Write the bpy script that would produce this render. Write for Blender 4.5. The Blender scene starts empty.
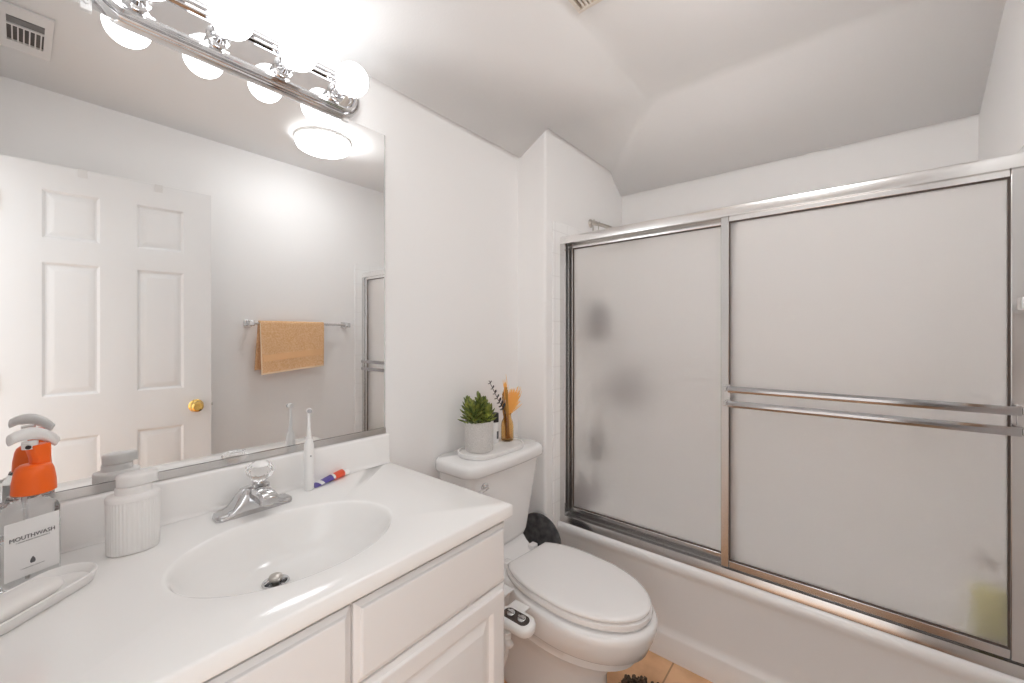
import bpy, bmesh, math, random
from mathutils import Vector, Matrix
random.seed(7)
R = math.radians
pi = math.pi
SC = bpy.context.scene
COL = SC.collection

# ------------------------------------------------------------------ camera
cam_d = bpy.data.cameras.new('camera')
cam = bpy.data.objects.new('camera', cam_d); COL.objects.link(cam)
cam_d.sensor_fit = 'HORIZONTAL'; cam_d.sensor_width = 36.0
cam_d.lens = 405.95 / 1024 * 36.0
cam_d.shift_y = -6.04 / 1024
cam_d.clip_start = 0.02
cam.location = (0, 0, 1.2963)
cam.rotation_euler = (R(90), 0, R(39.573 - 90))
SC.camera = cam
# ------------------------------------------------------------------ world (soft light of the hallway outside the open door)
wd = bpy.data.worlds.new('world'); SC.world = wd; wd.use_nodes = True
wd.node_tree.nodes['Background'].inputs[0].default_value = (.98, .99, 1.0, 1)
wd.node_tree.nodes['Background'].inputs[1].default_value = 1.0
# ------------------------------------------------------------------ exposure and lamp strengths
SC.view_settings.view_transform = 'Standard'
SC.view_settings.look = 'None'
SC.view_settings.exposure = 1.3
SC.view_settings.gamma = 1.0
SC.view_settings.use_curve_mapping = False
SC.cycles.max_bounces = 24; SC.cycles.sample_clamp_indirect = 30; SC.cycles.diffuse_bounces = 14; SC.cycles.glossy_bounces = 10; SC.cycles.transmission_bounces = 16
BULB_L = 2.7        # radiance of the four vanity globes
DISC_L = 7.8        # radiance of the round ceiling light

# ------------------------------------------------------------------ key dimensions (metres)
W = 1.2428           # mirror wall plane  y
YO = -0.3933         # opposite wall      y
XL = -0.085          # left wall          x
XB = 2.3763          # back wall of tub   x
XC = 1.547           # wing wall face     x
YE = 1.078           # end wall of tub alcove y
ZC = 2.437           # flat ceiling
ZT = 0.859           # counter top
XD = 1.681            # outer shower door plane
TR = .4015           # tub rim height
XA = 1.644           # tub apron

# ================================================================== materials
def mat(name, color=(.8, .8, .8), rough=.5, metal=0.0, **kw):
    m = bpy.data.materials.new(name); m.use_nodes = True
    b = m.node_tree.nodes['Principled BSDF']
    b.inputs['Base Color'].default_value = (*color, 1)
    b.inputs['Roughness'].default_value = rough
    b.inputs['Metallic'].default_value = metal
    for k, v in kw.items():
        b.inputs[k.replace('_', ' ')].default_value = v
    return m
def nd(m, t, **kw):
    n = m.node_tree.nodes.new(t)
    for k, v in kw.items(): setattr(n, k, v)
    return n
def lk(m, a, b): m.node_tree.links.new(a, b)
def bsdf(m): return m.node_tree.nodes['Principled BSDF']
def bump(m, scale, strength, dist=.002, detail=3.0):
    t = nd(m, 'ShaderNodeTexCoord'); n = nd(m, 'ShaderNodeTexNoise')
    n.inputs['Scale'].default_value = scale; n.inputs['Detail'].default_value = detail
    b = nd(m, 'ShaderNodeBump'); b.inputs['Strength'].default_value = strength; b.inputs['Distance'].default_value = dist
    lk(m, t.outputs['Object'], n.inputs['Vector']); lk(m, n.outputs['Fac'], b.inputs['Height']); lk(m, b.outputs['Normal'], bsdf(m).inputs['Normal'])
def mottle(m, c1, c2, scale, lo=.35, hi=.65, detail=4.0):
    t = nd(m, 'ShaderNodeTexCoord'); n = nd(m, 'ShaderNodeTexNoise'); r = nd(m, 'ShaderNodeValToRGB')
    n.inputs['Scale'].default_value = scale; n.inputs['Detail'].default_value = detail
    r.color_ramp.elements[0].position = lo; r.color_ramp.elements[0].color = (*c1, 1)
    r.color_ramp.elements[1].position = hi; r.color_ramp.elements[1].color = (*c2, 1)
    lk(m, t.outputs['Object'], n.inputs['Vector']); lk(m, n.outputs['Fac'], r.inputs['Fac']); lk(m, r.outputs['Color'], bsdf(m).inputs['Base Color'])
    return r

M = {}
M['wall'] = mat('wall paint', (.90, .895, .89), .6); bump(M['wall'], 160, .25, .0015)
M['ceil'] = mat('ceiling paint', (.93, .925, .92), .7); bump(M['ceil'], 140, .25, .0015)
M['trim'] = mat('white trim paint', (.85, .85, .84), .35)
M['door'] = mat('door paint', (.80, .80, .80), .35)
M['cab'] = mat('cabinet paint', (.84, .83, .825), .35)
M['gap'] = mat('dark gap wood', (.20, .17, .15), .8)
M['counter'] = mat('cultured marble', (.91, .905, .895), .14)
M['porc'] = mat('porcelain', (.86, .86, .86), .08)
M['seat'] = mat('toilet seat plastic', (.88, .87, .865), .16)
M['tub'] = mat('tub enamel', (.92, .92, .92), .16)
M['chrome'] = mat('chrome', (.78, .78, .79), .05, 1.0)
M['chrome2'] = mat('reflection-greyed chrome', (.62, .62, .63), .10, 1.0)  # base darkened to stand in for grey reflections in the chrome
M['alu'] = mat('polished aluminium', (.68, .67, .665), .22, 1.0)
M['rail'] = mat('reflection-darkened chrome rail', (.50, .50, .515), .14, 1.0)  # dark reflection streak of the rails put into the base colour
M['alubright'] = mat('bright aluminium', (.90, .89, .88), .22, 1.0)
M['nickel'] = mat('brushed nickel', (.60, .57, .53), .30, 1.0)
M['mirror'] = mat('mirror silver', (.93, .935, .935), .0, 1.0)
M['mirredge'] = mat('mirror bevel edge', (.80, .82, .81), .12, .6)
M['brass'] = mat('polished brass', (.86, .58, .18), .14, 1.0)
M['black'] = mat('black rubber', (.03, .027, .026), .6)
M['gasket'] = mat('dark vinyl gasket', (.10, .075, .065), .55)
M['white'] = mat('white plastic', (.87, .87, .865), .28)
M['matte'] = mat('matte white ceramic', (.85, .84, .83), .5)
M['soap'] = mat('white soap', (.90, .885, .865), .4)
M['orange'] = mat('orange plastic', (1.0, .15, .008), .3)
M['label'] = mat('paper label', (.86, .86, .86), .5)
M['ink'] = mat('label ink', (.12, .12, .13), .6)
M['inkgrey'] = mat('grey label ink', (.30, .30, .31), .6)
M['clear'] = mat('clear plastic', (.97, .98, .98), .03, 0, Transmission_Weight=1.0, IOR=1.33)
M['liquid'] = mat('clear mouthwash', (.95, .96, .96), .0, 0, Transmission_Weight=1.0, IOR=1.33)
M['acrylic'] = mat('clear acrylic', (.98, .98, .98), .03, 0, Transmission_Weight=1.0, IOR=1.45)
M['amber'] = mat('amber glass', (.93, .72, .42), .04, 0, Transmission_Weight=1.0, IOR=1.4)
M['concrete'] = mat('concrete pot', (.6, .58, .56), .8); mottle(M['concrete'], (.56, .54, .52), (.70, .68, .66), 240, .3, .7)
M['soil'] = mat('soil', (.05, .035, .025), .95)
M['leaf'] = mat('succulent leaf', (.10, .16, .03), .4); mottle(M['leaf'], (.05, .09, .02), (.27, .30, .06), 45)
M['leaf2'] = mat('light succulent leaf', (.42, .48, .08), .4); mottle(M['leaf2'], (.30, .38, .06), (.55, .56, .13), 40)
M['sprig'] = mat('dark sprig leaf', (.045, .042, .045), .7)
M['stem'] = mat('dry stem', (.50, .26, .06), .8)
M['pampas'] = mat('orange dried grass', (.98, .58, .16), .85)
M['stone'] = mat('dark stone mat', (.10, .10, .105), .85); mottle(M['stone'], (.055, .055, .058), (.14, .14, .145), 35, .3, .7)
M['rug'] = mat('brown chenille', (.10, .065, .045), .95); mottle(M['rug'], (.06, .038, .026), (.17, .115, .08), 60)
M['panelblack'] = mat('dark control panel', (.06, .045, .04), .25)
M['green'] = mat('green soap plastic', (.48, .46, .02), .35)
M['brown'] = mat('brown pump plastic', (.14, .07, .04), .4)
M['purple'] = mat('mauve sponge net', (.09, .06, .07), .9)
M['darkbottle'] = mat('dark grey bottle', (.06, .045, .05), .5)
M['greybottle'] = mat('mauve grey bottle', (.15, .11, .12), .5)
M['blue'] = mat('violet tube plastic', (.10, .07, .33), .35)
M['redor'] = mat('red orange tube plastic', (.80, .10, .04), .35)
M['bristle'] = mat('grey bristles', (.45, .45, .46), .8)
M['vent'] = mat('vent enamel', (.74, .73, .72), .45)
M['ventdark'] = mat('vent shadowed duct', (.13, .12, .115), .8)
M['fan'] = mat('ivory fan grille', (.86, .80, .72), .5)
M['fandark'] = mat('brown fan housing', (.23, .15, .10), .8)

def emis(name, col, s):
    m = bpy.data.materials.new(name); m.use_nodes = True; nt = m.node_tree
    nt.nodes.remove(nt.nodes['Principled BSDF'])
    e = nt.nodes.new('ShaderNodeEmission'); e.inputs[0].default_value = (*col, 1); e.inputs[1].default_value = s
    nt.links.new(e.outputs[0], nt.nodes['Material Output'].inputs[0]); return m
M['bulb'] = emis('lit globe', (.97, .985, 1.0), BULB_L)
M['disc'] = emis('lit diffuser', (.97, .985, 1.0), DISC_L)

# towel
m = M['towel'] = mat('orange terry', (.72, .37, .15), .95); mottle(m, (.80, .46, .22), (.93, .62, .37), 130)
bump(m, 700, .9, .003, 1.0)
M['towelband'] = mat('towel woven band', (.84, .50, .26), .8)
M['towelhem'] = mat('towel hem', (.90, .70, .50), .85)

# frosted glass: patterned outer face (rough glass with some scattering), smooth inner face
m = bpy.data.materials.new('frosted glass'); m.use_nodes = True; nt = m.node_tree; M['frost'] = m
nt.nodes.remove(nt.nodes['Principled BSDF'])
tl = nt.nodes.new('ShaderNodeBsdfTranslucent'); tl.inputs[0].default_value = (.98, .965, .955, 1)
df = nt.nodes.new('ShaderNodeBsdfDiffuse'); df.inputs[0].default_value = (.97, .955, .945, 1)
rf = nt.nodes.new('ShaderNodeBsdfGlass'); rf.inputs['Color'].default_value = (1, .99, .985, 1)
rf.distribution = 'MULTI_GGX'
rf.inputs['Roughness'].default_value = 1.0; rf.inputs['IOR'].default_value = 1.18
mx1 = nt.nodes.new('ShaderNodeMixShader'); mx1.inputs[0].default_value = .55
mx2 = nt.nodes.new('ShaderNodeMixShader'); mx2.inputs[0].default_value = .42
nt.links.new(tl.outputs[0], mx1.inputs[1]); nt.links.new(df.outputs[0], mx1.inputs[2])
nt.links.new(rf.outputs[0], mx2.inputs[1]); nt.links.new(mx1.outputs[0], mx2.inputs[2])
nt.links.new(mx2.outputs[0], nt.nodes['Material Output'].inputs[0])
m = bpy.data.materials.new('smooth glass face'); m.use_nodes = True; M['frostback'] = m
m.node_tree.nodes.remove(bsdf(m)); tp_ = m.node_tree.nodes.new('ShaderNodeBsdfTransparent')
m.node_tree.links.new(tp_.outputs[0], m.node_tree.nodes['Material Output'].inputs[0])

def tile_mat(name, size, off, c1, c2, grout, mortar, rough, axes='XY', noise=None, bumpy=.3):
    m = mat(name, c1, rough)
    tc = nd(m, 'ShaderNodeTexCoord'); sp = nd(m, 'ShaderNodeSeparateXYZ'); cb = nd(m, 'ShaderNodeCombineXYZ')
    lk(m, tc.outputs['Object'], sp.inputs[0])
    for i, a in enumerate(axes):
        s = nd(m, 'ShaderNodeMath', operation='ADD'); s.inputs[1].default_value = off[i] + 50 * size
        lk(m, sp.outputs[a], s.inputs[0]); lk(m, s.outputs[0], cb.inputs[i])
    br = nd(m, 'ShaderNodeTexBrick'); br.offset = 0; br.squash = 1
    br.inputs['Scale'].default_value = 1; br.inputs['Brick Width'].default_value = size; br.inputs['Row Height'].default_value = size
    br.inputs['Mortar Size'].default_value = mortar; br.inputs['Mortar Smooth'].default_value = .3
    br.inputs['Color1'].default_value = (*c1, 1); br.inputs['Color2'].default_value = (*c2, 1); br.inputs['Mortar'].default_value = (*grout, 1)
    lk(m, cb.outputs[0], br.inputs['Vector'])
    out = br.outputs['Color']
    if noise:
        n = nd(m, 'ShaderNodeTexNoise'); n.inputs['Scale'].default_value = noise[0]; n.inputs['Detail'].default_value = 5
        lk(m, tc.outputs['Object'], n.inputs['Vector'])
        r = nd(m, 'ShaderNodeValToRGB')
        r.color_ramp.elements[0].position = .32; r.color_ramp.elements[0].color = (*noise[1], 1)
        r.color_ramp.elements[1].position = .68; r.color_ramp.elements[1].color = (*noise[2], 1)
        lk(m, n.outputs['Fac'], r.inputs['Fac'])
        mx = nd(m, 'ShaderNodeMixRGB', blend_type='MULTIPLY'); mx.inputs[0].default_value = 1
        lk(m, out, mx.inputs[1]); lk(m, r.outputs[0], mx.inputs[2]); out = mx.outputs[0]
    lk(m, out, bsdf(m).inputs['Base Color'])
    b = nd(m, 'ShaderNodeBump'); b.inputs['Strength'].default_value = bumpy; b.inputs['Distance'].default_value = .002; b.invert = True
    lk(m, br.outputs['Fac'], b.inputs['Height']); lk(m, b.outputs['Normal'], bsdf(m).inputs['Normal'])
    return m
M['floor'] = tile_mat('terracotta floor tile', .305, (-1.66 + .305 * 6, -.531 + .305 * 3), (.82, .50, .28), (.88, .57, .34), (.46, .27, .15), .0035, .35,
                      noise=(9, (.80, .72, .66), (1.05, 1.05, 1.05)))
M['tileXZ'] = tile_mat('white wall tile XZ', .108, (0, .04), (.93, .93, .925), (.93, .93, .925), (.85, .845, .84), .0022, .12, 'XZ')
M['tileYZ'] = tile_mat('white wall tile YZ', .108, (0, .04), (.93, .93, .925), (.93, .93, .925), (.85, .845, .84), .0022, .12, 'YZ')

# ================================================================== mesh helpers
WMX = {}
def root(name, label, cat, loc=(0, 0, 0), rz=0, group=None):
    o = bpy.data.objects.new(name, None); COL.objects.link(o)
    o.empty_display_size = .05; o.location = loc; o.rotation_euler = (0, 0, rz)
    o['label'] = label; o['category'] = cat
    if group: o['group'] = group
    WMX[o] = Matrix.Translation(loc) @ Matrix.Rotation(rz, 4, 'Z')
    return o
def tag(o, label, cat, group=None):
    o['label'] = label; o['category'] = cat
    if group: o['group'] = group
    return o
def obj(name, bm, material, parent=None, origin=None, local=False, bevel=0, seg=2, angle=38, smooth=True, subsurf=0, rz=0, label=None, recalc=True):
    """Link ONE mesh object.  Vertices are in world coordinates unless local."""
    me = bpy.data.meshes.new(name)
    if recalc: bmesh.ops.recalc_face_normals(bm, faces=bm.faces[:])
    bm.to_mesh(me); bm.free()
    if not local:
        if parent is not None: me.transform(WMX[parent].inverted())
        elif origin is not None: me.transform(Matrix.Rotation(-rz, 4, 'Z') @ Matrix.Translation([-c for c in origin]))
    o = bpy.data.objects.new(name, me); COL.objects.link(o)
    if parent is not None: o.parent = parent; WMX[o] = WMX[parent]
    else:
        if origin is not None: o.location = origin; o.rotation_euler = (0, 0, rz)
        WMX[o] = Matrix.Translation(origin or (0, 0, 0)) @ Matrix.Rotation(rz, 4, 'Z')
    mats = material if isinstance(material, (list, tuple)) else [material]
    for mm in mats: me.materials.append(mm)
    if smooth:
        me.shade_smooth()
        me.set_sharp_from_angle(angle=R(angle))
    if bevel:
        b = o.modifiers.new('bevel', 'BEVEL'); b.width = bevel; b.segments = seg; b.limit_method = 'ANGLE'; b.angle_limit = R(35)
        b.harden_normals = False
    if subsurf:
        s = o.modifiers.new('sub', 'SUBSURF'); s.levels = subsurf; s.render_levels = subsurf
    if label: o['label'] = label
    return o
def struct(o): o['kind'] = 'structure'; return o
def NB(): return bmesh.new()
def box(bm, x0, x1, y0, y1, z0, z1, mi=0):
    v = [bm.verts.new((x, y, z)) for x in (x0, x1) for y in (y0, y1) for z in (z0, z1)]
    fs = [(0, 1, 3, 2), (4, 6, 7, 5), (0, 4, 5, 1), (2, 3, 7, 6), (0, 2, 6, 4), (1, 5, 7, 3)]
    r = []
    for f in fs:
        q = bm.faces.new([v[i] for i in f]); q.material_index = mi; r.append(q)
    return v
def rings(bm, rs, cap0=True, cap1=True, closed=True, mi=0):
    vs = [[bm.verts.new(p) for p in r] for r in rs]
    n = len(rs[0])
    for a, b in zip(vs[:-1], vs[1:]):
        for i in range(n if closed else n - 1):
            j = (i + 1) % n
            f = bm.faces.new((a[i], a[j], b[j], b[i])); f.material_index = mi
    if cap0: bm.faces.new(vs[0][::-1]).material_index = mi
    if cap1: bm.faces.new(vs[-1]).material_index = mi
    return vs
def lathe(bm, prof, c=(0, 0, 0), mtx=None, n=32, mi=0, cap0=True, cap1=True, sx=1, sy=1):
    """prof: (r, z) pairs, turned about local z, then mtx, then moved to c."""
    rs = []
    for r, z in prof:
        ring = []
        for i in range(n):
            a = 2 * pi * i / n
            p = Vector((r * sx * math.cos(a), r * sy * math.sin(a), z))
            if mtx is not None: p = mtx @ p
            ring.append(p + Vector(c))
        rs.append(ring)
    return rings(bm, rs, cap0, cap1, mi=mi)
def axis(d):
    return Vector((0, 0, 1)).rotation_difference(Vector(d).normalized()).to_matrix()
def tube(bm, pts, r, n=12, mi=0, cap=True):
    pts = [Vector(p) for p in pts]
    rad = r if isinstance(r, (list, tuple)) else [r] * len(pts)
    rs = []; up = None
    for i, p in enumerate(pts):
        d = (pts[min(i + 1, len(pts) - 1)] - pts[max(i - 1, 0)]).normalized()
        if up is None:
            up = Vector((0, 0, 1)) if abs(d.z) < .9 else Vector((1, 0, 0))
        s = d.cross(up).normalized(); up = s.cross(d).normalized()
        rs.append([p + (s * math.cos(2 * pi * k / n) + up * math.sin(2 * pi * k / n)) * rad[i] for k in range(n)])
    return rings(bm, rs, cap, cap, mi=mi)
def smoothpath(pts, k=6):
    P = [Vector(p) for p in pts]; P = [P[0] * 2 - P[1]] + P + [P[-1] * 2 - P[-2]]
    out = []
    for i in range(1, len(P) - 2):
        for s in range(k):
            t = s / k
            out.append(.5 * ((2 * P[i]) + (P[i + 1] - P[i - 1]) * t + (2 * P[i - 1] - 5 * P[i] + 4 * P[i + 1] - P[i + 2]) * t * t + (3 * P[i] - P[i - 1] - 3 * P[i + 1] + P[i + 2]) * t ** 3))
    out.append(P[-2]); return out
def ball(bm, c, r, u=16, v=10, s=(1, 1, 1), mi=0):
    prof = []
    rs = []
    for j in range(1, v):
        a = pi * j / v
        rs.append([Vector((c[0] + r * s[0] * math.sin(a) * math.cos(2 * pi * i / u), c[1] + r * s[1] * math.sin(a) * math.sin(2 * pi * i / u), c[2] - r * s[2] * math.cos(a))) for i in range(u)])
    vs = rings(bm, rs, False, False, mi=mi)
    b = bm.verts.new((c[0], c[1], c[2] - r * s[2])); t = bm.verts.new((c[0], c[1], c[2] + r * s[2]))
    for i in range(u):
        bm.faces.new((b, vs[0][(i + 1) % u], vs[0][i])).material_index = mi
        bm.faces.new((t, vs[-1][i], vs[-1][(i + 1) % u])).material_index = mi
def rrect(x0, x1, y0, y1, r, n=6):
    """rounded rectangle outline, counter-clockwise"""
    out = []
    for cx, cy, a0 in ((x1 - r, y1 - r, 0), (x0 + r, y1 - r, 90), (x0 + r, y0 + r, 180), (x1 - r, y0 + r, 270)):
        for i in range(n + 1):
            a = R(a0 + 90 * i / n); out.append((cx + r * math.cos(a), cy + r * math.sin(a)))
    return out
def stadium(cx, cy, hl, hh, n=14):
    out = []
    for s, a0 in ((1, -90), (-1, 90)):
        for i in range(n + 1):
            a = R(a0 + 180 * i / n); out.append((cx + s * (hl - hh) + hh * math.cos(a), cy + hh * math.sin(a)))
    return out
def nested(bm, x0, x1, z0, z1, prof, fn, fill=True):
    """nested rectangular frames: prof is (inset, depth); fn maps (x, z, depth) to a point"""
    prev = None
    for ins, d in prof:
        q = [bm.verts.new(fn(x, z, d)) for x, z in ((x0 + ins, z0 + ins), (x1 - ins, z0 + ins), (x1 - ins, z1 - ins), (x0 + ins, z1 - ins))]
        if prev:
            for i in range(4): bm.faces.new((prev[i], prev[(i + 1) % 4], q[(i + 1) % 4], q[i]))
        prev = q
    if fill: bm.faces.new(prev)
def text_mesh(s, size, depth=.0004, align='CENTER'):
    cu = bpy.data.curves.new('t', 'FONT'); cu.body = s; cu.size = size; cu.align_x = align; cu.extrude = depth; cu.resolution_u = 4
    o = bpy.data.objects.new('t', cu); COL.objects.link(o)
    bpy.context.view_layer.update()
    me = bpy.data.meshes.new_from_object(o.evaluated_get(bpy.context.evaluated_depsgraph_get()))
    bm = bmesh.new(); bm.from_mesh(me)
    bpy.data.objects.remove(o); bpy.data.curves.remove(cu); bpy.data.meshes.remove(me)
    return bm

# ================================================================== the room
ZS = 2.156           # mirror wall height, where the sloped ceiling starts
SL_A = .55; SL_B = .663
YK = W - (ZC - ZS) / SL_A                # crease along the mirror-wall slope
XK = XB - (ZC - 2.148) / SL_B            # crease along the tub slope
zA = ZS + SL_A * (W - YE)
xk2 = XB - (zA - 2.148) / SL_B
bm = NB(); box(bm, -1.3, XB + .1, YO - .1, W + .12, -.08, 0)
struct(obj('floor', bm, M['floor'], smooth=False))
bm = NB()
P = {k: bm.verts.new(v) for k, v in dict(a=(XL, YO, ZC), b=(XK, YO, ZC), c=(XK, YK, ZC), d=(XL, YK, ZC), e=(xk2, YE, zA), f=(XC, YE, zA), g=(XC, W, ZS), h=(XL, W, ZS), i=(XB, YO, 2.148), j=(XB, YE, 2.148)).items()}
for f in ('abcd', 'dcefgh', 'bijec'): bm.faces.new([P[k] for k in f])
for v in bm.verts: v.co.z += .031
crease = [e for e in bm.edges if len(e.link_faces) == 2]
bmesh.ops.bevel(bm, geom=crease, offset=.035, segments=5, affect='EDGES', profile=.5)
for f in bm.faces: f.normal_update()
ceil = struct(obj('ceiling', bm, M['ceil'], angle=60))
for p in ceil.data.polygons:
    pass
sm = ceil.modifiers.new('thick', 'SOLIDIFY'); sm.thickness = .06; sm.offset = 0.0
# make every ceiling normal point down so that the slab thickens symmetrically
bm = NB(); box(bm, -.2, XC + .06, W, W + .12, 0, ZS + .03)
struct(obj('wall_back', bm, M['wall'], smooth=False))
bm = NB()
rr = .013
out = [(XC + rr - rr * math.cos(R(a)), YE + rr - rr * math.sin(R(a))) for a in range(0, 91, 10)] + [(XB + .1, YE), (XB + .1, W + .12), (XC, W + .12)]
rings(bm, [[(x, y, z) for x, y in out] for z in (0, ZS + .2)])
struct(obj('wall_alcove', bm, M['wall'], angle=30))
bm = NB(); box(bm, XB, XB + .1, YO - .1, W + .12, 0, 2.25)
struct(obj('wall_right', bm, M['wall'], smooth=False))
bm = NB(); box(bm, -.2, XB, YO - .1, YO, 0, ZC + .05)
struct(obj('wall_front', bm, M['wall'], smooth=False))
# left wall with the doorway the picture was taken from
DY0, DY1, DZ = -.252, .472, 2.066
bm = NB()
box(bm, XL - .11, XL, YO, DY0 - .02, 0, ZC + .05); box(bm, XL - .11, XL, DY1 + .02, W, 0, ZC + .05); box(bm, XL - .11, XL, DY0 - .02, DY1 + .02, DZ + .02, ZC + .05)
struct(obj('wall_left', bm, M['wall'], smooth=False))
bm = NB()
for x0, x1 in ((XL - .122, XL - .11), ):
    box(bm, x0, x1, DY0 - .07, DY0 - .005, 0, DZ + .07); box(bm, x0, x1, DY1 + .005, DY1 + .07, 0, DZ + .07); box(bm, x0, x1, DY0 - .005, DY1 + .005, DZ + .005, DZ + .07)
box(bm, XL - .11, XL, DY0 - .02, DY0, 0, DZ); box(bm, XL - .11, XL, DY1, DY1 + .02, 0, DZ); box(bm, XL - .11, XL, DY0 - .02, DY1 + .02, DZ, DZ + .02)
struct(obj('trim_1', bm, M['trim'], bevel=.003))
bm = NB(); box(bm, -1.3, -1.2, -1.2, 2.0, 0, 2.45)
struct(obj('wall_hall', bm, M['wall'], smooth=False))
# baseboards
bm = NB(); box(bm, .83, XC, W - .013, W, 0, .085)
struct(obj('baseboard_back', bm, M['trim'], bevel=.004))
bm = NB(); box(bm, XC - .013, XC, YE + .01, W - .013, 0, .085)
struct(obj('baseboard_alcove', bm, M['trim'], bevel=.004))
bm = NB(); box(bm, XL, 1.58, YO, YO + .013, 0, .085)
struct(obj('baseboard_front', bm, M['trim'], bevel=.004))
# tile lining of the tub alcove (raised a tile's thickness off the paint, rounded trim edge)
TZ = 1.84
for nm, y0, y1 in (('trim_2', YE - .006, YE), ('trim_3', YO, YO + .006)):
    bm = NB()
    o_ = [(1.602, 0), (XA - .003, 0), (XA - .003, TR + .002), (XB - .009, TR + .002), (XB - .009, TZ), (1.602, TZ)]
    rings(bm, [[(x, y, z) for x, z in o_] for y in (y0, y1)])
    struct(obj(nm, bm, M['tileXZ'], bevel=.004, seg=3))
bm = NB(); box(bm, XB - .009, XB, YO, YE, TR + .002, TZ)
struct(obj('trim_4', bm, M['tileYZ'], bevel=.006, seg=3))

# ------------------------------------------------------------------ six-panel door standing open in front of the towel wall
dw = .716
ang = .0978
hx, hy = .6548 - dw * math.cos(ang), -.175 - dw * math.sin(ang)
DM = Matrix.Translation((hx, hy, 0)) @ Matrix.Rotation(ang, 4, 'Z')
def dpt(x, z, d): return DM @ Vector((x, d, z))
bm = NB()
st, pw, mw = .1126, .1856, .1196
xs = [0, st, st + pw, st + pw + mw, st + 2 * pw + mw, dw]
zs = [.012, .235, .838, 1.0219, 1.6222, 1.7209, 1.9408, 2.051]
prof = [(0, 0), (.004, -.001), (.013, -.009), (.019, -.0095), (.040, -.003), (.042, -.003)]
for side in (0, 1):
    fn = (lambda x, z, d: dpt(x, z, d)) if side == 0 else (lambda x, z, d: dpt(x, z, -.035 - d))
    for i in range(5):
        for j in range(7):
            if i in (1, 3) and j in (1, 3, 5):
                nested(bm, xs[i], xs[i + 1], zs[j], zs[j + 1], prof, fn)
            else:
                nested(bm, xs[i], xs[i + 1], zs[j], zs[j + 1], [(0, 0)], fn)
q = [bm.verts.new(dpt(x, z, d)) for d in (0, -.035) for x, z in ((0, .012), (dw, .012), (dw, 2.051), (0, 2.051))]
for a, b in ((0, 1), (1, 2), (2, 3), (3, 0)): bm.faces.new((q[a], q[b], q[b + 4], q[a + 4]))
bmesh.ops.remove_doubles(bm, verts=bm.verts[:], dist=1e-5)
door = struct(obj('door_1', bm, M['door'], origin=(hx, hy, 0), rz=ang, angle=20))
bm = NB()
kz, kx = .926, dw - .0654
ym = Matrix.Rotation(ang, 3, 'Z') @ axis((0, 1, 0))
lathe(bm, [(.032, -.001), (.033, .004), (.028, .009), (.013, .012), (.011, .026), (.016, .032), (.025, .038), (.0275, .047), (.025, .056), (.017, .061), (.010, .060), (.009, .057), (.003, .057)], dpt(kx, kz, 0), ym, 36)
obj('door_knob', bm, M['brass'], door)
bm = NB(); lathe(bm, [(.032, -.001), (.033, .004), (.028, .009), (.013, .012), (.011, .026), (.016, .032), (.025, .038), (.0275, .047), (.025, .056), (.012, .061)], dpt(kx, kz, -.035), Matrix.Rotation(ang, 3, 'Z') @ axis((0, -1, 0)), 28)
obj('door_knob', bm, M['brass'], door)
bm = NB()
v = box(bm, dw - .004, dw + .010, -.024, -.012, kz - .008, kz + .008); bm.transform(DM)
obj('latch_bolt', bm, M['nickel'], door, bevel=.003)
for z in (.25, 1.05, 1.82):
    bm = NB(); lathe(bm, [(.0055, 0), (.0055, .085)], dpt(-.004, z, .003), None, 14)
    obj('hinge', bm, M['brass'], door)
for k, (sx, lab) in enumerate(((.239, 'small white hook strap over top of open door, nearer its hinge side'), (.502, 'small white hook strap over top of open door, nearer its knob side'))):
    r_ = root('over_door_hook', lab, 'hook', dpt(sx, 2.051, -.0175), ang, 'hook straps over the open door')
    bm = NB()
    box(bm, sx - .015, sx + .015, -.037, .002, 2.0515, 2.053); box(bm, sx - .015, sx + .015, .0005, .002, 2.016, 2.053)
    bm.transform(DM); obj('strap', bm, M['vent'], r_, bevel=.0006)
    bm = NB(); box(bm, sx - .015, sx + .015, -.037, -.0355, 1.92, 2.053); box(bm, sx - .012, sx + .012, -.060, -.0365, 1.92, 1.923); box(bm, sx - .012, sx + .012, -.060, -.0575, 1.92, 1.945)
    bm.transform(DM); obj('hook', bm, M['vent'], r_, bevel=.0006)

# ================================================================== bathtub
tub = root('bathtub', 'white built-in bathtub with a plain apron below the sliding shower doors', 'bathtub', (XA, .35, 0))
TY0, TY1, TR = YO + .0005, YE - .0005, .4015
bm = NB()
# apron: rounded rim nose, shallow recess, small kick at the floor
pr = [(1.75, TR), (XA + .02, TR), (XA + .009, TR - .003), (XA + .002, TR - .010), (XA, TR - .022), (XA + .001, TR - .036), (XA + .006, TR - .046), (XA + .010, TR - .060), (XA + .014, .13), (XA + .013, .112), (XA + .006, .100), (XA + .003, .09), (XA + .003, .0), (1.75, 0)]
rings(bm, [[(x, y, z) for x, z in pr] for y in (TY0, TY1)])
obj('apron', bm, M['tub'], tub, angle=50)
bm = NB()
ix0, ix1, iy0, iy1 = 1.755, XB - .065, TY0 + .10, TY1 - .09
def tr(x0, x1, y0, y1, r, z): return [(x, y, z) for x, y in rrect(x0, x1, y0, y1, r, 8)]
x1o = XB - .0095
rings(bm, [tr(1.751, x1o, TY0, TY1, .003, TR - .08), tr(1.751, x1o, TY0, TY1, .003, TR), tr(ix0 - .0, ix1 + .01, iy0 - .01, iy1 + .01, .14, TR), tr(ix0 + .01, ix1, iy0, iy1, .14, TR - .008), tr(ix0 + .02, ix1 - .01, iy0 + .02, iy1 - .01, .14, TR - .04),
           tr(ix0 + .05, ix1 - .05, iy0 + .12, iy1 - .04, .14, .12), tr(ix0 + .08, ix1 - .08, iy0 + .17, iy1 - .07, .13, .075)], False, True)
obj('basin', bm, M['tub'], tub, angle=50)

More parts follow.
